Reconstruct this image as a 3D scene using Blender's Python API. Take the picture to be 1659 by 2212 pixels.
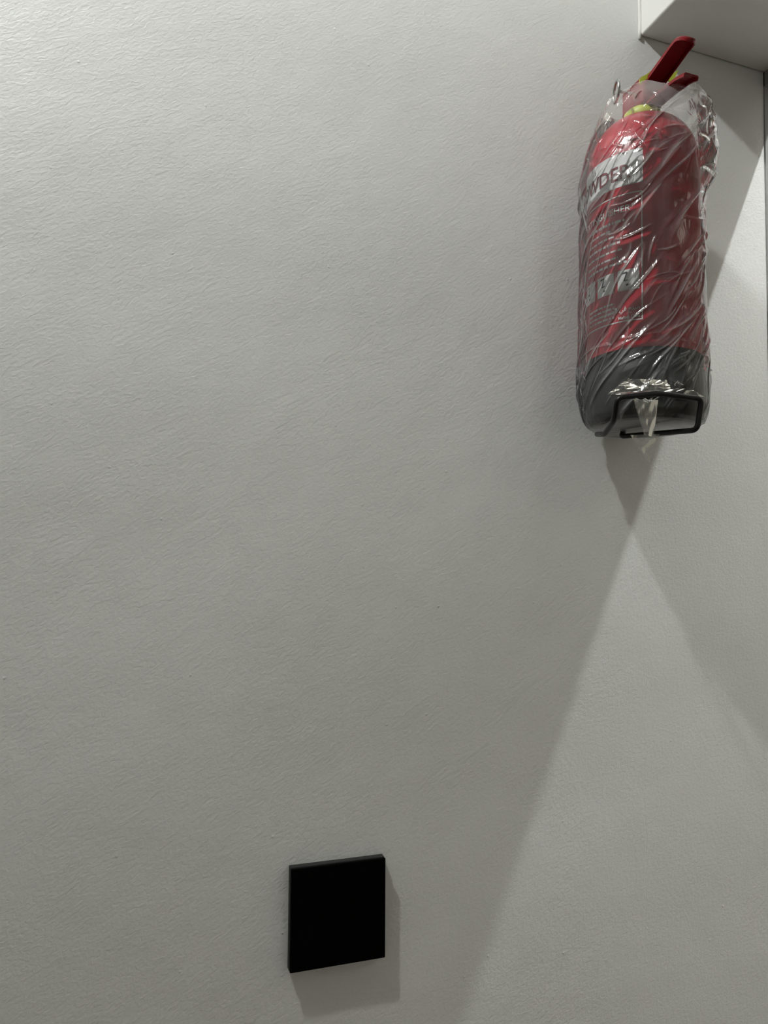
import bpy, bmesh, math, random
from mathutils import Vector, Matrix, noise
random.seed(7)
for o in list(bpy.data.objects):
    bpy.data.objects.remove(o, do_unlink=True)
S = bpy.context.scene
COL = S.collection

# ------------------------------------------------------------------ camera
EYE = 1.5                                   # camera height above the floor
cam_d = bpy.data.cameras.new('camera')
cam_d.sensor_fit = 'HORIZONTAL'; cam_d.sensor_width = 36.0
cam_d.lens = 36.0 * 1600.0 / 1659.0
cam_d.clip_start = 0.01
cam = bpy.data.objects.new('camera', cam_d); COL.objects.link(cam)
RIGHT = Vector((0.94843803, -0.31611921, 0.02310731))
UP = Vector((-0.04682995, -0.06765279, 0.99660928))
FWD = Vector((0.31348406, 0.94630426, 0.07896833))
m = Matrix((RIGHT, UP, -FWD)).transposed().to_4x4()
m.translation = Vector((0, -0.6595, EYE))
cam.matrix_world = m
S.camera = cam

# ------------------------------------------------------------------ world, lights, exposure
W = bpy.data.worlds.new('world'); S.world = W; W.use_nodes = True
W.node_tree.nodes['Background'].inputs[0].default_value = (0.9, 0.87, 0.8, 1)
W.node_tree.nodes['Background'].inputs[1].default_value = 0.02
S.view_settings.view_transform = 'Standard'
S.view_settings.look = 'None'
S.view_settings.gamma = 1.0
S.view_settings.use_curve_mapping = False
S.view_settings.exposure = 0.0

CEIL = EYE + 1.25

def bulb(name, x, y, power, radius=0.022, color=(0.975, 1.0, 0.985)):
    l = bpy.data.lights.new(name, 'POINT'); l.shadow_soft_size = radius
    l.energy = power; l.color = color
    o = bpy.data.objects.new(name, l); COL.objects.link(o)
    o.location = (x, y, CEIL - 0.03)
    return o
S.cycles.max_bounces = 6; S.cycles.diffuse_bounces = 3; S.cycles.glossy_bounces = 2
S.cycles.transparent_max_bounces = 12; S.cycles.caustics_reflective = False
P = 35.4
bulb('bulb_room', -0.43, -0.385, P)
bulb('bulb_hall', 0.968, -0.40, P * 1.02, 0.006)
# unseen square fill light, added beyond the doorway to raise the wall's ambient
pl = bpy.data.lights.new('hall_fill_light', 'AREA'); pl.shape = 'SQUARE'; pl.size = 0.6; pl.energy = 2.0
pl.color = (1.0, 0.97, 0.83)
plo = bpy.data.objects.new('hall_fill_light', pl); COL.objects.link(plo); plo.location = (1.5, -1.5, CEIL - 0.02)

# ------------------------------------------------------------------ helpers
def srgb(r, g, b):
    f = lambda c: (c / 255 / 12.92) if c / 255 <= 0.04045 else ((c / 255 + 0.055) / 1.055) ** 2.4
    return (f(r), f(g), f(b), 1)

def mat(name, color, rough=0.5, metal=0.0, spec=0.5, coat=0.0):
    mt = bpy.data.materials.new(name); mt.use_nodes = True
    b = mt.node_tree.nodes['Principled BSDF']
    b.inputs['Base Color'].default_value = color if len(color) == 4 else (*color, 1)
    b.inputs['Roughness'].default_value = rough
    b.inputs['Metallic'].default_value = metal
    b.inputs['Specular IOR Level'].default_value = spec
    b.inputs['Coat Weight'].default_value = coat
    return mt

class NT:
    def __init__(s, mt): s.t = mt.node_tree; s.n = s.t.nodes; s.l = s.t.links
    def add(s, typ, **kw):
        n = s.n.new(typ)
        for k, v in kw.items():
            if k.startswith('i_'):
                key = k[2:]; key = int(key) if key.isdigit() else key
                n.inputs[key].default_value = v
            else: setattr(n, k, v)
        return n
    def link(s, a, b): s.l.new(a, b)
    def math(s, op, a, b=None, c=None, clamp=False):
        n = s.n.new('ShaderNodeMath'); n.operation = op; n.use_clamp = clamp
        for i, v in enumerate((a, b, c)):
            if v is None: continue
            if isinstance(v, (int, float)): n.inputs[i].default_value = v
            else: s.l.new(v, n.inputs[i])
        return n.outputs[0]

def noise_bump(mt, layers, dist=1.0):
    """layers: (scale, detail, height in metres) summed into one bump"""
    k = NT(mt); b = k.n['Principled BSDF']
    tc = k.add('ShaderNodeTexCoord')
    tot = None
    for sc, det, h in layers:
        n = k.add('ShaderNodeTexNoise'); n.inputs['Scale'].default_value = sc
        n.inputs['Detail'].default_value = det
        k.link(tc.outputs['Object'], n.inputs['Vector'])
        v = k.math('MULTIPLY', n.outputs['Fac'], h)
        tot = v if tot is None else k.math('ADD', tot, v)
    bp = k.add('ShaderNodeBump'); bp.inputs['Strength'].default_value = 1.0
    bp.inputs['Distance'].default_value = dist
    k.link(tot, bp.inputs['Height']); k.link(bp.outputs['Normal'], b.inputs['Normal'])
    return k, tc, tot, bp

def mesh_obj(name, verts, faces, mt, parent=None, smooth=False):
    me = bpy.data.meshes.new(name); me.from_pydata([tuple(v) for v in verts], [], faces); me.update()
    if smooth:
        for p in me.polygons: p.use_smooth = True
    o = bpy.data.objects.new(name, me); COL.objects.link(o)
    if mt: me.materials.append(mt)
    if parent: o.parent = parent
    return o

def bm_obj(name, bm, mt, parent=None, smooth=False):
    me = bpy.data.meshes.new(name); bm.normal_update(); bm.to_mesh(me); bm.free()
    if smooth:
        for p in me.polygons: p.use_smooth = True
    o = bpy.data.objects.new(name, me); COL.objects.link(o)
    if mt: me.materials.append(mt)
    if parent: o.parent = parent
    return o

def box_bm(bm, x0, x1, y0, y1, z0, z1, bev=0.0, seg=2):
    r = bmesh.ops.create_cube(bm, size=1.0)
    for v in r['verts']:
        v.co = Vector(((x0 + x1) / 2 + v.co.x * (x1 - x0), (y0 + y1) / 2 + v.co.y * (y1 - y0), (z0 + z1) / 2 + v.co.z * (z1 - z0)))
    if bev:
        es = list({e for v in r['verts'] for e in v.link_edges})
        bmesh.ops.bevel(bm, geom=es, offset=bev, segments=seg, affect='EDGES', profile=0.5)

def box(name, x0, x1, y0, y1, z0, z1, mt, parent=None, bev=0.0, seg=2):
    bm = bmesh.new(); box_bm(bm, x0, x1, y0, y1, z0, z1, bev, seg)
    return bm_obj(name, bm, mt, parent)

def lathe(name, prof, mt, parent=None, n=96, cx=0, cy=0, smooth=True):
    vs, fs = [], []
    for r, z in prof:
        for i in range(n):
            a = 2 * math.pi * i / n
            vs.append((cx + r * math.cos(a), cy + r * math.sin(a), z))
    for j in range(len(prof) - 1):
        for i in range(n):
            i2 = (i + 1) % n
            fs.append((j * n + i, j * n + i2, (j + 1) * n + i2, (j + 1) * n + i))
    return mesh_obj(name, vs, fs, mt, parent, smooth)

def tube(name, pts, rad, mt, parent=None, n=12, closed=False):
    pts = [Vector(p) for p in pts]; N = len(pts)
    rad = rad if isinstance(rad, (list, tuple)) else [rad] * N
    vs, fs = [], []
    prev = None
    for i, p in enumerate(pts):
        if closed: t = (pts[(i + 1) % N] - pts[i - 1]).normalized()
        else: t = (pts[min(i + 1, N - 1)] - pts[max(i - 1, 0)]).normalized()
        if prev is None:
            a = Vector((0, 0, 1)) if abs(t.z) < 0.9 else Vector((1, 0, 0))
            u = t.cross(a).normalized()
        else:
            u = (prev - t * prev.dot(t)).normalized()
        prev = u; w = t.cross(u)
        for k in range(n):
            an = 2 * math.pi * k / n
            vs.append(p + (u * math.cos(an) + w * math.sin(an)) * rad[i])
    for i in range(N if closed else N - 1):
        j = (i + 1) % N
        for k in range(n):
            k2 = (k + 1) % n
            fs.append((i * n + k, i * n + k2, j * n + k2, j * n + k))
    if not closed:
        fs.append(tuple(range(n))[::-1]); fs.append(tuple((N - 1) * n + k for k in range(n)))
    return mesh_obj(name, vs, fs, mt, parent, True)

def rounded(pts, r, seg=6):
    """polyline with filleted corners"""
    pts = [Vector(p) for p in pts]; out = [pts[0]]
    for i in range(1, len(pts) - 1):
        a, b, c = pts[i - 1], pts[i], pts[i + 1]
        d1, d2 = (a - b), (c - b)
        rr = min(r, d1.length * 0.45, d2.length * 0.45)
        p0, p2 = b + d1.normalized() * rr, b + d2.normalized() * rr
        for k in range(seg + 1):
            t = k / seg
            out.append(p0 * (1 - t) ** 2 + b * 2 * t * (1 - t) + p2 * t * t)
    out.append(pts[-1]); return out

def tag(o, label=None, cat=None, group=None, kind=None):
    if label: o['label'] = label
    if cat: o['category'] = cat
    if group: o['group'] = group
    if kind: o['kind'] = kind
    return o

def empty(name, loc):
    o = bpy.data.objects.new(name, None); COL.objects.link(o); o.location = loc
    o.empty_display_size = 0.05
    return o

# ------------------------------------------------------------------ materials of the setting
BX, BZ = 0.508, EYE + 0.604                    # where the bulkhead's lower edge meets the wall
RX = 0.6833                                    # door frame
M_wall = mat('painted_plaster', (0.80, 0.80, 0.79), 0.5, spec=0.35)
k = NT(M_wall); tc = k.add('ShaderNodeTexCoord')
sep = k.add('ShaderNodeSeparateXYZ'); k.link(tc.outputs['Object'], sep.inputs[0])
xz = k.add('ShaderNodeCombineXYZ'); k.link(sep.outputs[0], xz.inputs[0]); k.link(sep.outputs[2], xz.inputs[1])
def wall_noise(rot, sx, sy, detail, dist=0.0):
    mp = k.add('ShaderNodeMapping', vector_type='TEXTURE'); mp.inputs['Rotation'].default_value = (0, 0, rot); mp.inputs['Scale'].default_value = (1 / sx, 1 / sy, 1)
    k.link(xz.outputs[0], mp.inputs['Vector'])
    n = k.add('ShaderNodeTexNoise', noise_dimensions='2D'); n.inputs['Scale'].default_value = 1.0
    n.inputs['Detail'].default_value = detail; n.inputs['Distortion'].default_value = dist
    k.link(mp.outputs[0], n.inputs['Vector']); return n.outputs['Fac']
tot = k.math('MULTIPLY', wall_noise(0, 5, 5, 0), 0.004)                                        # slow waves of the plaster
tot = k.math('ADD', tot, k.math('MULTIPLY', wall_noise(0.3, 22, 16, 1), 0.0007))
tot = k.math('ADD', tot, k.math('MULTIPLY', wall_noise(0.6, 42, 75, 1), 0.00018))             # trowel strokes
tot = k.math('ADD', tot, k.math('MULTIPLY', wall_noise(0.6, 240, 400, 1, 0.5), 0.00025))      # fine roller stipple
# hairline crack below the bulkhead corner
dx = k.math('ABSOLUTE', k.math('ADD', k.math('SUBTRACT', sep.outputs[0], BX + 0.001), k.math('MULTIPLY', k.math('SUBTRACT', wall_noise(0, 1, 14, 2), 0.5), 0.012)))
tot = k.math('SUBTRACT', tot, k.math('MULTIPLY', k.math('SUBTRACT', 1.0, k.math('DIVIDE', dx, 0.0009), clamp=True), 0.00006))
# paint nibs
vo = k.add('ShaderNodeTexVoronoi', voronoi_dimensions='2D'); vo.inputs['Scale'].default_value = 8
k.link(xz.outputs[0], vo.inputs['Vector'])
tot = k.math('ADD', tot, k.math('MULTIPLY', k.math('SUBTRACT', 1.0, k.math('DIVIDE', vo.outputs['Distance'], 0.012), clamp=True), 0.0003))
bp = k.add('ShaderNodeBump'); bp.inputs['Strength'].default_value = 1.0; bp.inputs['Distance'].default_value = 1.0
k.link(tot, bp.inputs['Height']); k.link(bp.outputs['Normal'], k.n['Principled BSDF'].inputs['Normal'])

M_plain = mat('painted_plaster_plain', (0.78, 0.775, 0.755), 0.6, spec=0.3)
M_room = mat('room_wall_paint', (0.65, 0.62, 0.54), 0.6, spec=0.3)
noise_bump(M_room, [(300, 0, 0.00012)])
noise_bump(M_plain, [(300, 1, 0.00012)])
M_ceil = mat('ceiling_paint', (0.58, 0.565, 0.53), 0.8)
noise_bump(M_ceil, [(300, 0, 0.0001)])
M_floor = mat('floor_tile', (0.19, 0.155, 0.115), 0.35)
kf = NT(M_floor); br = kf.add('ShaderNodeTexBrick'); br.offset = 0.0
br.inputs['Scale'].default_value = 1.0; br.inputs['Brick Width'].default_value = 0.6; br.inputs['Row Height'].default_value = 0.6
br.inputs['Mortar Size'].default_value = 0.003
br.inputs['Color1'].default_value = (0.19, 0.155, 0.115, 1); br.inputs['Color2'].default_value = (0.18, 0.145, 0.11, 1); br.inputs['Mortar'].default_value = (0.2, 0.18, 0.15, 1)
tcf = kf.add('ShaderNodeTexCoord'); kf.link(tcf.outputs['Object'], br.inputs['Vector']); kf.link(br.outputs['Color'], kf.n['Principled BSDF'].inputs['Base Color'])
M_frame = mat('door_frame_paint', (0.30, 0.30, 0.295), 0.45)
noise_bump(M_frame, [(200, 2, 0.00005)])

# ------------------------------------------------------------------ structure
X0, X1, Y1 = -2.2, 2.6, -3.2
tag(box('wall_back', X0, X1, 0.0, 0.12, 0, CEIL, M_wall), kind='structure')
tag(box('floor', X0, X1, Y1, 0.0, -0.1, 0, M_floor), kind='structure')
tag(box('ceiling', X0, X1, Y1, 0.0, CEIL, CEIL + 0.1, M_ceil), kind='structure')
tag(box('wall_left', X0 - 0.12, X0, Y1, 0.12, 0, CEIL, M_room), kind='structure')
tag(box('wall_far_right', X1, X1 + 0.12, Y1, 0.12, 0, CEIL, M_room), kind='structure')
tag(box('wall_front', X0 - 0.12, X1 + 0.12, Y1 - 0.12, Y1, 0, CEIL, M_room), kind='structure')
# wall between the two rooms: solid beyond the doorway, a deep bulkhead over it
OPEN = -1.05
tag(box('wall_right', BX, 0.72, Y1, OPEN, 0, CEIL, M_plain), kind='structure')
bm = bmesh.new(); box_bm(bm, BX, 0.72, OPEN, 0.0, BZ, CEIL, 0.0025, 3)
tag(bm_obj('wall_bulkhead', bm, M_plain), kind='structure')
# door frame: thin jamb against the wall, head under the bulkhead
fr = empty('door_1', (RX, 0, 0)); tag(fr, kind='structure')
def sub(o, root):
    o.parent = root; o.matrix_parent_inverse = Matrix.Translation(-Vector(root.location)); return o
sub(box('door_jamb', RX, RX + 0.017, -0.0015, 0, 0, BZ, M_frame), fr)
sub(box('door_jamb', RX, RX + 0.017, OPEN, OPEN + 0.004, 0, BZ, M_frame), fr)
sub(box('door_head', RX, RX + 0.017, OPEN, 0, EYE + 0.586, BZ, M_frame), fr)
# bead of filler in the corner between wall and bulkhead
pts, rr = [], []
for i in range(60):
    z = BZ - 0.004 + (CEIL - BZ) * i / 59
    pts.append((BX - 0.0005 + 0.0012 * noise.noise((0, 3, z * 60)), -0.0003, z))
    rr.append(0.0022 + 0.0008 * noise.noise((7, 1, z * 90)))
tag(tube('trim_1', pts, rr, M_plain), kind='structure')

# ------------------------------------------------------------------ black switch plate
M_black = mat('black_plastic_satin', (0.0008, 0.0008, 0.0008), 0.6, spec=0.03)
noise_bump(M_black, [(900, 1, 0.00001)])
M_black2 = mat('black_plastic_side', (0.02, 0.021, 0.02), 0.5, spec=0.25)
noise_bump(M_black2, [(900, 1, 0.00001)])
sw = empty('switch_plate', (0.1821, 0, EYE - 0.3003))
sw.rotation_euler = (0, -0.0187, 0)
tag(sw, 'square black light switch plate low on the white wall', 'switch')
h = 0.043
box('back_frame', -h, h, -0.0068, 0, -h, h, M_black2, sw, 0.0008)
box('inner_frame', -h + 0.0015, h - 0.0015, -0.0082, -0.0065, -h + 0.0015, h - 0.0015, M_black2, sw)
box('rocker', -h + 0.0002, h - 0.0002, -0.0110, -0.0080, -h + 0.0002, h - 0.0002, M_black, sw, 0.0007)

# ------------------------------------------------------------------ fire extinguisher
AX, AY, AZ = 0.4575, -0.068, EYE + 0.1445        # foot of its axis
RAD = 0.0530
M_red = mat('red_enamel', (0.55, 0.010, 0.034), 0.28, spec=0.5, coat=0.3)
noise_bump(M_red, [(500, 2, 0.00001)])
M_redlever = mat('red_lever_paint', (0.20, 0.006, 0.010), 0.35, spec=0.35)
noise_bump(M_redlever, [(500, 2, 0.00001)])
M_skirt = mat('black_rubber_skirt', (0.007, 0.010, 0.010), 0.5, spec=0.3)
noise_bump(M_skirt, [(600, 2, 0.00002)])
M_white = mat('white_print', (0.90, 0.90, 0.90), 0.45)
noise_bump(M_white, [(600, 2, 0.000005)])
M_redprint = mat('dark_red_print', (0.20, 0.01, 0.02), 0.45)
noise_bump(M_redprint, [(600, 2, 0.000005)])
M_blackprint = mat('black_print', (0.02, 0.02, 0.02), 0.45)
noise_bump(M_blackprint, [(600, 2, 0.000005)])
M_brass = mat('plated_valve_metal', (0.42, 0.36, 0.24), 0.35, 0.9)
noise_bump(M_brass, [(300, 2, 0.00002)])
M_steel = mat('steel_wire', (0.5, 0.5, 0.5), 0.25, 1.0)
noise_bump(M_steel, [(300, 2, 0.00001)])
M_yellow = mat('yellow_green_tag', (0.50, 0.60, 0.05), 0.45)
noise_bump(M_yellow, [(300, 2, 0.00002)])

ex = empty('fire_extinguisher', (AX, AY, AZ))
tag(ex, 'red fire extinguisher with black base and white label hung on the wall in plastic wrap', 'fire extinguisher')
prof = [(0.0, 0.004), (0.046, 0.004), (0.0515, 0.008), (RAD, 0.014), (RAD, 0.252)]
for i in range(1, 17):
    a = i / 16 * math.pi / 2
    prof.append((0.016 + (RAD - 0.016) * math.cos(a), 0.252 + 0.052 * math.sin(a)))
prof += [(0.016, 0.310), (0.0, 0.310)]
lathe('cylinder', prof, M_red, ex, 128)
R2 = RAD + 0.0009
lathe('base_skirt', [(0.0, 0.0), (0.038, 0.0), (0.044, -0.0005), (0.050, 0.002), (R2, 0.008), (R2, 0.0625), (RAD + 0.0001, 0.063)], M_skirt, ex, 128)
lathe('neck_ring', [(0.0, 0.307), (0.0170, 0.307), (0.0178, 0.309), (0.0178, 0.314), (0.0160, 0.316), (0, 0.316)], M_yellow, ex, 48)
vb = bmesh.new()
box_bm(vb, -0.012, 0.012, -0.017, 0.017, 0.315, 0.344, 0.003, 2)
bm_obj('valve_body', vb, M_redlever, ex)
# angle frame on the shell: th = 0 faces the camera, positive to the right in the photo
NF = Vector((-0.612, -0.791, 0)).normalized(); RT = Vector((0.791, -0.612, 0)).normalized()
def cyl(u, z, r=RAD):
    th = u / RAD
    return NF * (r * math.cos(th)) + RT * (r * math.sin(th)) + Vector((0, 0, z))

def strip_lever(name, path, widths, thick, mt, parent, flange=0.004):
    """pressed-steel channel lever: top web with two turned-down flanges, running along -y"""
    vs, fs = [], []
    n = len(path)
    for i, (y, z) in enumerate(path):
        y0, z0 = path[max(i - 1, 0)]; y1, z1 = path[min(i + 1, n - 1)]
        t = Vector((0, y1 - y0, z1 - z0)).normalized(); nn = Vector((0, -t.z, t.y))
        if nn.z < 0: nn = -nn
        w = widths[i] / 2; f = flange[i] if isinstance(flange, (list, tuple)) else flange
        c = Vector((0, y, z)); ex_ = Vector((1, 0, 0))
        sec = [c - ex_ * w - nn * f, c - ex_ * w - nn * 0.0012, c - ex_ * (w - 0.0012), c + ex_ * (w - 0.0012), c + ex_ * w - nn * 0.0012, c + ex_ * w - nn * f,
               c + ex_ * (w - thick) - nn * f, c + ex_ * (w - thick) - nn * thick, c - ex_ * (w - thick) - nn * thick, c - ex_ * (w - thick) - nn * f]
        vs += sec
    m_ = 10
    for i in range(n - 1):
        for k in range(m_):
            k2 = (k + 1) % m_
            fs.append((i * m_ + k, i * m_ + k2, (i + 1) * m_ + k2, (i + 1) * m_ + k))
    fs.append(tuple(range(m_))[::-1]); fs.append(tuple((n - 1) * m_ + k for k in range(m_)))
    return mesh_obj(name, vs, fs, mt, parent)
# squeeze lever (upper), rising towards the room, rounded tip
lp, lw, lf = [], [], []
for i in range(33):
    t = 0.86 * i / 12 if i <= 12 else 0.86 + 0.14 * math.sin((i - 12) / 20 * math.pi / 2)
    y = 0.014 - 0.086 * t
    z = 0.3300 + 0.0250 * t - 0.010 * max(0, t - 0.80) ** 2 / 0.04
    lp.append((y, z)); lw.append(0.0205 if t < 0.86 else 0.0205 * math.sqrt(max(0.01, 1 - ((t - 0.86) / 0.1401) ** 2)))
    lf.append(0.0065 - 0.003 * t)
strip_lever('squeeze_lever', lp, lw, 0.0014, M_redlever, ex, lf)
hp, hw = [], []
for i in range(15):
    t = i / 14
    hp.append((0.012 - 0.081 * t, 0.3172 + 0.003 * math.sin(t * 3) - 0.003 * t - 0.002 * max(0, t - 0.88) / 0.12))
    hw.append(0.016)
strip_lever('carry_handle', hp, hw, 0.0014, M_redlever, ex, 0.004).location.x = 0.001
tube('lever_pivot', [(-0.011, 0.006, 0.322), (0.011, 0.006, 0.322)], 0.0025, M_steel, ex)
pin = tube('safety_pin', [(-0.033, -0.008, 0.3270), (0.013, -0.008, 0.3270)], 0.0014, M_steel, ex)
ring = []
for i in range(32):
    a = 2 * math.pi * i / 32
    ring.append((-0.036 + 0.003 * math.cos(a), -0.008 + 0.0085 * math.cos(a), 0.3255 + 0.0100 * math.sin(a)))
tube('pin_ring', ring, 0.0013, M_steel, pin, 8, True)
# yellow-green tamper tag looped round the valve head
def tagstrip(name, pts, w, mt):
    vs, fs = [], []
    for p, d in pts:
        p = Vector(p); d = Vector(d) * (w / 2)
        vs += [p - d, p + d]
    n = len(pts)
    off = [Vector(v) + Vector((0, 0.0008, 0)) for v in vs]
    for i in range(n - 1):
        a = 2 * i; fs.append((a, a + 1, a + 3, a + 2)); b = a + 2 * n; fs.append((b + 2, b + 3, b + 1, b))
        fs.append((a, a + 2, b + 2, b)); fs.append((a + 1, b + 1, b + 3, a + 3))
    fs.append((0, 2 * n, 2 * n + 1, 1)); e = 2 * n - 2; fs.append((e, e + 1, 2 * n + e + 1, 2 * n + e))
    return mesh_obj(name, vs + off, fs, mt, ex)
tagstrip('tamper_tag', [((-0.0195, -0.022, 0.3305), (0, 0, 1)), ((-0.0165, -0.022, 0.3340), (-0.1, 0, 1)), ((-0.0120, -0.022, 0.3375), (-0.1, 0, 0.8)), ((-0.004, -0.022, 0.3445), (0, 0, 1)), ((0.006, -0.022, 0.3450), (0, 0, 1)), ((0.0165, -0.022, 0.3430), (0.1, 0, 1.3)), ((0.0215, -0.022, 0.3470), (0.1, 0, 1.3)), ((0.0262, -0.022, 0.3540), (0.1, 0, 0.2))], 0.0055, M_yellow)

# --- print on the shell
def patch(name, u0, u1, z0, z1, mt, lift=0.00025, parent=None):
    n = max(2, int(abs(u1 - u0) / 0.0012) + 1); vs, fs = [], []
    for i in range(n + 1):
        u = u0 + (u1 - u0) * i / n
        vs += [cyl(u, z0, RAD + lift), cyl(u, z1, RAD + lift)]
    for i in range(n): fs.append((2 * i, 2 * i + 2, 2 * i + 3, 2 * i + 1))
    return mesh_obj(name, vs, fs, mt, parent or ex, True)
def patches(name, rects, mt, lift=0.00035):
    vs, fs = [], []
    for u0, u1, z0, z1 in rects:
        n = max(1, int(abs(u1 - u0) / 0.002) + 1); b = len(vs)
        for i in range(n + 1):
            u = u0 + (u1 - u0) * i / n
            vs += [cyl(u, z0, RAD + lift), cyl(u, z1, RAD + lift)]
        for i in range(n): fs.append((b + 2 * i, b + 2 * i + 2, b + 2 * i + 3, b + 2 * i + 1))
    return mesh_obj(name, vs, fs, mt, ex, True)
def lettering(text, u_right, z_base, size, mt, bold=0.0, stretch=1.0, lift=0.0006):
    cu = bpy.data.curves.new('lettering', 'FONT'); cu.body = text; cu.size = size; cu.align_x = 'RIGHT'
    cu.offset = bold; cu.resolution_u = 3
    o = bpy.data.objects.new('lettering', cu); COL.objects.link(o)
    dg = bpy.context.evaluated_depsgraph_get()
    me = bpy.data.meshes.new_from_object(o.evaluated_get(dg))
    bpy.data.objects.remove(o, do_unlink=True); bpy.data.curves.remove(cu)
    for v in me.vertices:
        v.co = cyl(u_right + v.co.x * stretch, z_base + v.co.y, RAD + lift)
    me.materials.clear(); me.materials.append(mt)
    o = bpy.data.objects.new('lettering', me); COL.objects.link(o); o.parent = ex
    return o
# z of a photo row on the camera-facing line of the shell
_front = Vector((AX, AY, AZ)) + NF * RAD
def zrow(py, px=1386.0):
    d = FWD + RIGHT * ((px - 829.5) / 1600.0) - UP * ((py - 1106.0) / 1600.0)
    c = cam.matrix_world.translation
    dh = Vector((d.x, d.y)).length
    dist = (Vector((_front.x, _front.y)) - Vector((c.x, c.y))).length
    return c.z + d.z * dist / dh - AZ
lab = patch('label_panel', -0.112, 0.0005, zrow(393), zrow(319), M_white)
lettering('POWDER', -0.0105, zrow(377), 0.0190, M_redprint, 0.0003, 0.95).parent = lab
fz0, fz1, fw = zrow(690), zrow(411), 0.0011
patches('label_outline', [(-0.104, 0.0, fz1 - fw, fz1), (-0.104, 0.0, fz0, fz0 + fw), (-fw, 0.0, fz0, fz1)], M_white)
lettering('EXTINGUISHER', -0.0105, zrow(450), 0.0088, M_white, 0.0001, 0.98)
random.seed(3)
def scribble(u0, u1, z, hgt):
    r, u = [], u0
    while u < u1:
        w = random.uniform(0.002, 0.007)
        r.append((u, min(u + w, u1), z, z + hgt)); u += w + 0.0012
    return r
rects = []
for py, a, b, hh in [(470, -0.060, -0.016, 0.0024), (485, -0.060, -0.030, 0.0018), (500, -0.062, -0.026, 0.0018), (516, -0.062, -0.020, 0.0022), (532, -0.064, -0.018, 0.0018), (548, -0.064, -0.022, 0.0018), (562, -0.064, -0.014, 0.0022)]:
    rects += scribble(a, b, zrow(py), hh)
for py in (648, 658, 668, 678):
    rects += scribble(-0.060, -0.026, zrow(py), 0.0017)
rects += scribble(-0.020, -0.0135, zrow(683), 0.0016)
tag(patches('small_print', rects, M_white), kind='stuff')
picts = []
for u0, u1 in [(-0.0225, -0.003), (-0.046, -0.0265), (-0.0695, -0.050)]:
    picts.append(patch('pictogram', u0, u1, zrow(622), zrow(577), M_white, 0.0003))
def stroke(pts, w):
    """flat stroke on the shell as quads"""
    vs, fs = [], []
    for (ua, za), (ub, zb) in zip(pts, pts[1:]):
        d = Vector((ub - ua, zb - za)); nrm = Vector((-d.y, d.x)).normalized() * w / 2; b = len(vs)
        for q in ((ua, za, 1), (ua, za, -1), (ub, zb, -1), (ub, zb, 1)):
            vs.append(cyl(q[0] + nrm.x * q[2], q[1] + nrm.y * q[2], RAD + 0.0006))
        fs.append((b, b + 1, b + 2, b + 3))
    return vs, fs
for pic, uo in zip(picts, (0.0, -0.0235, -0.047)):
    zt, zb_ = zrow(581), zrow(618); hgt = zt - zb_
    pts_ = [(-0.018 + uo, zb_ + hgt * 0.90), (-0.0135 + uo, zb_ + hgt * 0.95), (-0.0165 + uo, zb_ + hgt * 0.45), (-0.0125 + uo, zb_ + hgt * 0.48)]
    v, f = stroke(pts_, 0.0012); v2, f2 = stroke([(-0.0145 + uo, zb_ + hgt * 0.18), (-0.0125 + uo, zb_ + hgt * 0.22)], 0.0018)
    mesh_obj('pictogram_print', v + v2, f + [tuple(i + len(v) for i in q) for q in f2], M_blackprint, pic)
arab = '\ufee6\ufef4\ufebc\ufedf\ufe8d \ufef2\ufed3 \ufeca\ufee8\ufebb'
lettering(arab, -0.0022, zrow(667), 0.0058, M_white, 0.0001)
lettering('Made in China', -0.0022, zrow(684), 0.0040, M_white, 0.00008, 0.85)

# ------------------------------------------------------------------ wire wall bracket under the base
M_wire = mat('black_coated_wire', (0.004, 0.004, 0.004), 0.4, spec=0.3)
noise_bump(M_wire, [(400, 2, 0.00002)])
br_ = empty('wall_bracket', (AX, 0, AZ)); tag(br_, 'black wire bracket looped round the foot of the fire extinguisher', 'bracket')
L = lambda x, y, z: (x - AX, y, z + EYE - AZ)
def ray(px, py, y):
    d = FWD + RIGHT * ((px - 829.5) / 1600.0) - UP * ((py - 1106.0) / 1600.0)
    c = cam.matrix_world.translation; t = (y - c.y) / d.y; p = c + d * t
    return (p.x - AX, p.y, p.z - AZ)
wp = rounded([ray(1352, 926, -0.045), ray(1340, 943, -0.047), ray(1506, 929, -0.132), ray(1516, 862, -0.136), ray(1420, 850, -0.136), ray(1333, 860, -0.132), ray(1327, 908, -0.122), ray(1306, 938, -0.09), ray(1290, 938, -0.06)], 0.006)
tube('wire_loop', wp, 0.0025, M_wire, br_, 12)
box('back_plate', -0.012, 0.020, -0.003, 0, 0.010, 0.045, M_wire, br_, 0.0008)

# ------------------------------------------------------------------ plastic bag
M_bag = bpy.data.materials.new('clear_plastic_film'); M_bag.use_nodes = True
k = NT(M_bag); k.n.remove(k.n['Principled BSDF']); out = k.n['Material Output']
tc = k.add('ShaderNodeTexCoord')
mp = k.add('ShaderNodeMapping'); mp.inputs['Rotation'].default_value = (0, 0.6, 0); mp.inputs['Scale'].default_value = (150, 150, 32)
k.link(tc.outputs['Object'], mp.inputs['Vector'])
nz = k.add('ShaderNodeTexNoise'); nz.inputs['Scale'].default_value = 1; nz.inputs['Detail'].default_value = 3
k.link(mp.outputs[0], nz.inputs['Vector'])
bp = k.add('ShaderNodeBump'); bp.inputs['Strength'].default_value = 1; bp.inputs['Distance'].default_value = 0.0009
k.link(nz.outputs['Fac'], bp.inputs['Height'])
tr = k.add('ShaderNodeBsdfTransparent'); tr.inputs[0].default_value = (0.97, 0.97, 0.97, 1)
gl = k.add('ShaderNodeBsdfGlossy'); gl.inputs['Roughness'].default_value = 0.14; gl.inputs['Color'].default_value = (1, 1, 1, 1)
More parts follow.
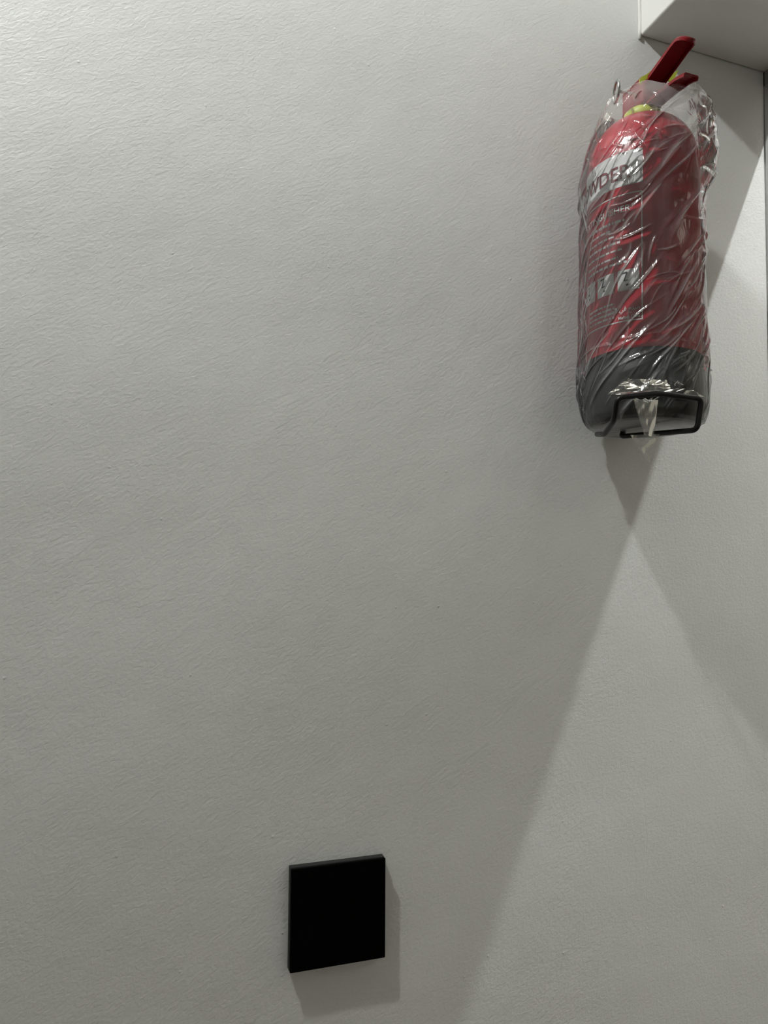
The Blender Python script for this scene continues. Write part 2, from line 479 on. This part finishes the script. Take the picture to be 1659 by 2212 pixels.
k.link(bp.outputs['Normal'], gl.inputs['Normal'])
df = k.add('ShaderNodeBsdfDiffuse'); df.inputs['Color'].default_value = (0.92, 0.92, 0.92, 1)
tl = k.add('ShaderNodeBsdfTranslucent'); tl.inputs['Color'].default_value = (0.92, 0.92, 0.92, 1)
hz = k.add('ShaderNodeMixShader'); hz.inputs[0].default_value = 0.5
k.link(df.outputs[0], hz.inputs[1]); k.link(tl.outputs[0], hz.inputs[2])
lw_ = k.add('ShaderNodeLayerWeight'); lw_.inputs['Blend'].default_value = 0.25
k.link(bp.outputs['Normal'], lw_.inputs['Normal'])
facing = k.math('POWER', lw_.outputs['Facing'], 3.0)
fa = k.add('ShaderNodeAttribute'); fa.attribute_name = 'fold'
m1 = k.add('ShaderNodeMixShader')
hzf = k.math('ADD', k.math('ADD', 0.085, k.math('MULTIPLY', facing, 0.20)), k.math('MULTIPLY', fa.outputs['Fac'], 0.60), clamp=True)
k.link(hzf, m1.inputs[0])
k.link(tr.outputs[0], m1.inputs[1]); k.link(hz.outputs[0], m1.inputs[2])
fr_ = k.add('ShaderNodeFresnel'); fr_.inputs['IOR'].default_value = 1.5
k.link(bp.outputs['Normal'], fr_.inputs['Normal'])
m2 = k.add('ShaderNodeMixShader')
k.link(k.math('MULTIPLY', fr_.outputs[0], 1.0, clamp=True), m2.inputs[0])
k.link(m1.outputs[0], m2.inputs[1]); k.link(gl.outputs[0], m2.inputs[2])
k.link(m2.outputs[0], out.inputs['Surface'])

bag = empty('plastic_bag', (AX, AY, AZ))
tag(bag, 'clear crinkled plastic bag wrapped around the red fire extinguisher', 'plastic bag')
# radius table: rows of z (above the foot), columns left / front / right / back
TAB = [(-0.0030, 0.047, 0.047, 0.047, 0.047), (0.0015, 0.053, 0.0535, 0.055, 0.053), (0.006, 0.0555, 0.0565, 0.0565, 0.055), (0.015, 0.058, 0.0585, 0.0590, 0.056), (0.035, 0.0620, 0.0580, 0.0600, 0.057),
       (0.06, 0.061, 0.0565, 0.0590, 0.057), (0.10, 0.0595, 0.056, 0.0570, 0.057), (0.16, 0.0595, 0.0558, 0.0570, 0.057), (0.20, 0.0600, 0.0565, 0.0565, 0.057),
       (0.225, 0.0615, 0.0575, 0.0585, 0.057), (0.245, 0.0605, 0.058, 0.0665, 0.056), (0.27, 0.0545, 0.056, 0.0690, 0.053), (0.292, 0.0475, 0.050, 0.0665, 0.046), (0.31, 0.041, 0.0445, 0.0635, 0.036), (0.324, 0.036, 0.0385, 0.0560, 0.030), (0.334, 0.033, 0.0360, 0.0520, 0.028)]
def base_r(th, z):
    j = 0
    while j < len(TAB) - 2 and z > TAB[j + 1][0]: j += 1
    a, b = TAB[j], TAB[j + 1]; t = min(1, max(0, (z - a[0]) / (b[0] - a[0]))); t = t * t * (3 - 2 * t)
    v = [a[i] + (b[i] - a[i]) * t for i in range(1, 5)]
    c, s = math.cos(th), math.sin(th)
    return v[1] * max(0, c) ** 2 + v[3] * max(0, -c) ** 2 + v[2] * max(0, s) ** 2 + v[0] * max(0, -s) ** 2
import numpy as np
rng = np.random.default_rng(11)
NTH, NZ = 640, 460
Z0 = -0.0030
TH = -np.pi + 2 * np.pi * np.arange(NTH) / NTH
ZT = 0.3245 + 0.004 * (1 - np.cos(TH)) - 0.0125 * np.exp(-((TH - 0.66) / 0.42) ** 2) + 0.003 * np.sin(TH) + 0.0018 * np.sin(3 * TH + 0.5) + 0.0012 * np.sin(7 * TH + 1)
SS = np.linspace(0, 1, NZ)
Z = Z0 + (ZT[None, :] - Z0) * SS[:, None]
T = np.repeat(TH[None, :], NZ, 0)
U = RAD * T
tz = np.array([r[0] for r in TAB])
cols = [np.interp(Z, tz, np.array([r[i] for r in TAB])) for i in range(1, 5)]   # left, front, right, back
c, s_ = np.cos(T), np.sin(T)
BASE = cols[1] * np.maximum(0, c) ** 2 + cols[3] * np.maximum(0, -c) ** 2 + cols[2] * np.maximum(0, s_) ** 2 + cols[0] * np.maximum(0, -s_) ** 2
def waves(n, k0, k1):
    out = np.zeros_like(U)
    for _ in range(n):
        kx, kz = rng.uniform(k0, k1) * rng.choice([-1, 1]), rng.uniform(k0, k1) * rng.choice([-1, 1])
        out += np.sin(kx * U + kz * Z + rng.uniform(0, 6.28))
    return out / math.sqrt(n)
LO = waves(10, 25, 110); WU = waves(8, 30, 120); WV = waves(8, 60, 260)
bump = np.zeros_like(U); fold = np.zeros_like(U)
def add_fold(u0, z0, ang, ln, w, h, bend, haze):
    """one pressed crease: sharp crest, soft skirt, tapering ends"""
    global bump, fold
    uu, zz = U - u0, Z - z0
    a_ = uu * math.cos(ang) + zz * math.sin(ang); d = -uu * math.sin(ang) + zz * math.cos(ang) + bend * (a_ / ln) ** 2 * ln + 0.0009 * WU + 0.0003 * WV
    env = np.clip(1 - (a_ / ln) ** 2, 0, 1)
    d = np.where(d > 0, d / (w * 1.7), d / (w * 0.6))
    prof = np.clip(1 - np.abs(d), 0, 1)
    bump = np.maximum(bump, h * prof ** 1.3 * env ** 0.7)
    fold = np.maximum(fold, haze * prof ** 2 * env)
for i in range(120):          # long diagonal creases, lower left to upper right
    low = rng.uniform() < 0.3
    add_fold(rng.uniform(-0.105, 0.105), rng.uniform(0.0, 0.29), rng.normal(0.95, 0.14), rng.uniform(0.012, 0.06), rng.uniform(0.0007, 0.0032), rng.uniform(0.0007, 0.0024), rng.normal(0, 0.18), rng.uniform(0.0, 1.0) ** 1.5)
for i in range(26):          # steeper ones over the lower half
    add_fold(rng.uniform(-0.09, 0.09), rng.uniform(0.0, 0.14), rng.normal(1.15, 0.15), rng.uniform(0.015, 0.05), rng.uniform(0.0008, 0.0022), rng.uniform(0.0007, 0.0018), rng.normal(0, 0.2), rng.uniform(0, 0.8))
for i in range(34):          # flatter ones
    add_fold(rng.uniform(-0.10, 0.10), rng.uniform(0.02, 0.31), rng.normal(0.35, 0.3), rng.uniform(0.008, 0.030), rng.uniform(0.0008, 0.0024), rng.uniform(0.0007, 0.0020), rng.normal(0, 0.2), rng.uniform(0, 0.7))
for i in range(90):          # short crumples near the mouth, the sides and the foot
    if i % 3: u0, z0 = rng.uniform(-0.11, 0.11), rng.uniform(0.255, 0.325)
    else: u0, z0 = rng.choice([-1, 1]) * rng.uniform(0.06, 0.105), rng.uniform(0.0, 0.3)
    add_fold(u0, z0, rng.uniform(0, 3.14), rng.uniform(0.004, 0.016), rng.uniform(0.0007, 0.0020), rng.uniform(0.0008, 0.0024), rng.normal(0, 0.3), rng.uniform(0, 0.9))
fold = np.maximum(fold, np.clip(1 - (ZT[None, :] - Z) / 0.0016, 0, 1) * 0.8)
fold = np.maximum(fold, 0.50 * np.clip((Z - 0.280) / 0.03, 0, 1) * (0.6 + 0.4 * np.clip(LO, -1, 1)))
fold = fold + 0.26 * np.exp(-((T - 1.25) / 0.5) ** 2) * np.exp(-((Z - 0.285) / 0.032) ** 2)      # gathered film at the right shoulder
fold = fold + 0.16 * np.exp(-((T + 1.35) / 0.4) ** 2) * np.clip((Z - 0.02) / 0.03, 0, 1)          # doubled film down the left side
fold[:3, :] = 0.55
fold = np.clip(fold, 0, 1)
fade = np.clip((Z - Z0) / 0.010, 0, 1) * np.clip((1 - np.abs(T) / np.pi) / 0.12, 0, 1)
rr_ = BASE + (bump + 0.0007 * LO + 0.00025 * WV) * fade
rr_ = np.where((Z > 0.008) & (Z < 0.25), np.maximum(rr_, R2 + 0.0006), rr_)
# the mouth of the bag is pulled ragged
P3 = np.stack([NF.x * rr_ * c + RT.x * rr_ * s_, NF.y * rr_ * c + RT.y * rr_ * s_, Z], -1).reshape(-1, 3)
j, i = np.meshgrid(np.arange(NZ - 1), np.arange(NTH), indexing='ij'); i2 = (i + 1) % NTH
F = np.stack([j * NTH + i, j * NTH + i2, (j + 1) * NTH + i2, (j + 1) * NTH + i], -1).reshape(-1, 4)
fl = F.tolist(); fl.append(list(range(NTH))[::-1])
sl = mesh_obj('sleeve', P3.tolist(), fl, M_bag, bag, True)
at = sl.data.attributes.new('fold', 'FLOAT', 'POINT'); at.data.foreach_set('value', fold.reshape(-1).astype(np.float32))
# loose end of the bag: crumpled flap over the wire and a tail hanging below
M_film = M_bag.copy(); M_film.name = 'clear_plastic_film_loose'
for n_ in M_film.node_tree.nodes:
    if n_.type == 'BUMP': n_.inputs['Distance'].default_value = 0.0002
def sheet(name, corners, nu, nv, amp, freq, seed, haze=0.1):
    a, b, c, d = [Vector(q) for q in corners]      # a-b upper edge, d-c lower edge
    vs, fs = [], []; asp = max(1.0, (a - b).length / max((a - d).length, 1e-4))
    for j in range(nv + 1):
        for i in range(nu + 1):
            s, t = i / nu, j / nv
            p = (a * (1 - s) + b * s) * (1 - t) + (d * (1 - s) + c * s) * t
            w = noise.noise((s * freq * asp + seed + t * 1.3, t * freq, seed)); w2 = noise.noise((s * asp * freq * 2.6, t * freq * 2.6 + seed, 4))
            p += NF * (amp * (1 - 2.2 * abs(w)) + 0.22 * amp * w2)
            vs.append(p)
    for j in range(nv):
        for i in range(nu):
            k0 = j * (nu + 1) + i
            fs.append((k0, k0 + 1, k0 + nu + 2, k0 + nu + 1))
    o = mesh_obj(name, vs, fs, M_film, bag, True)
    at = o.data.attributes.new('fold', 'FLOAT', 'POINT')
    at.data.foreach_set('value', [haze + 0.28 * max(0, 1 - 9 * abs(noise.noise((i % (nu + 1) / nu * freq * 1.4 * asp + seed, i // (nu + 1) / nv * freq * 1.4, 3.0)))) for i in range(len(vs))])
    return o
def rb(px, py, y):
    q = ray(px, py, y); return (q[0], q[1] - AY, q[2])
sheet('flap', [rb(1330, 848, -0.128), rb(1480, 840, -0.128), rb(1416, 862, -0.1395), rb(1400, 870, -0.1395)], 70, 26, 0.0010, 1.6, 2.0, 0.30)
sheet('flap', [rb(1356, 818, -0.1230), rb(1462, 822, -0.1230), rb(1522, 858, -0.1245), rb(1312, 852, -0.1230)], 90, 40, 0.0012, 2.0, 6.0, 0.02)
sheet('tail', [rb(1368, 862, -0.139), rb(1422, 864, -0.138), rb(1412, 944, -0.136), rb(1392, 940, -0.136)], 20, 24, 0.0006, 1.6, 11.0, 0.08)
sheet('tail', [rb(1362, 940, -0.128), rb(1425, 938, -0.128), rb(1408, 1000, -0.122), rb(1396, 996, -0.122)], 20, 24, 0.0006, 1.6, 15.0, 0.03)
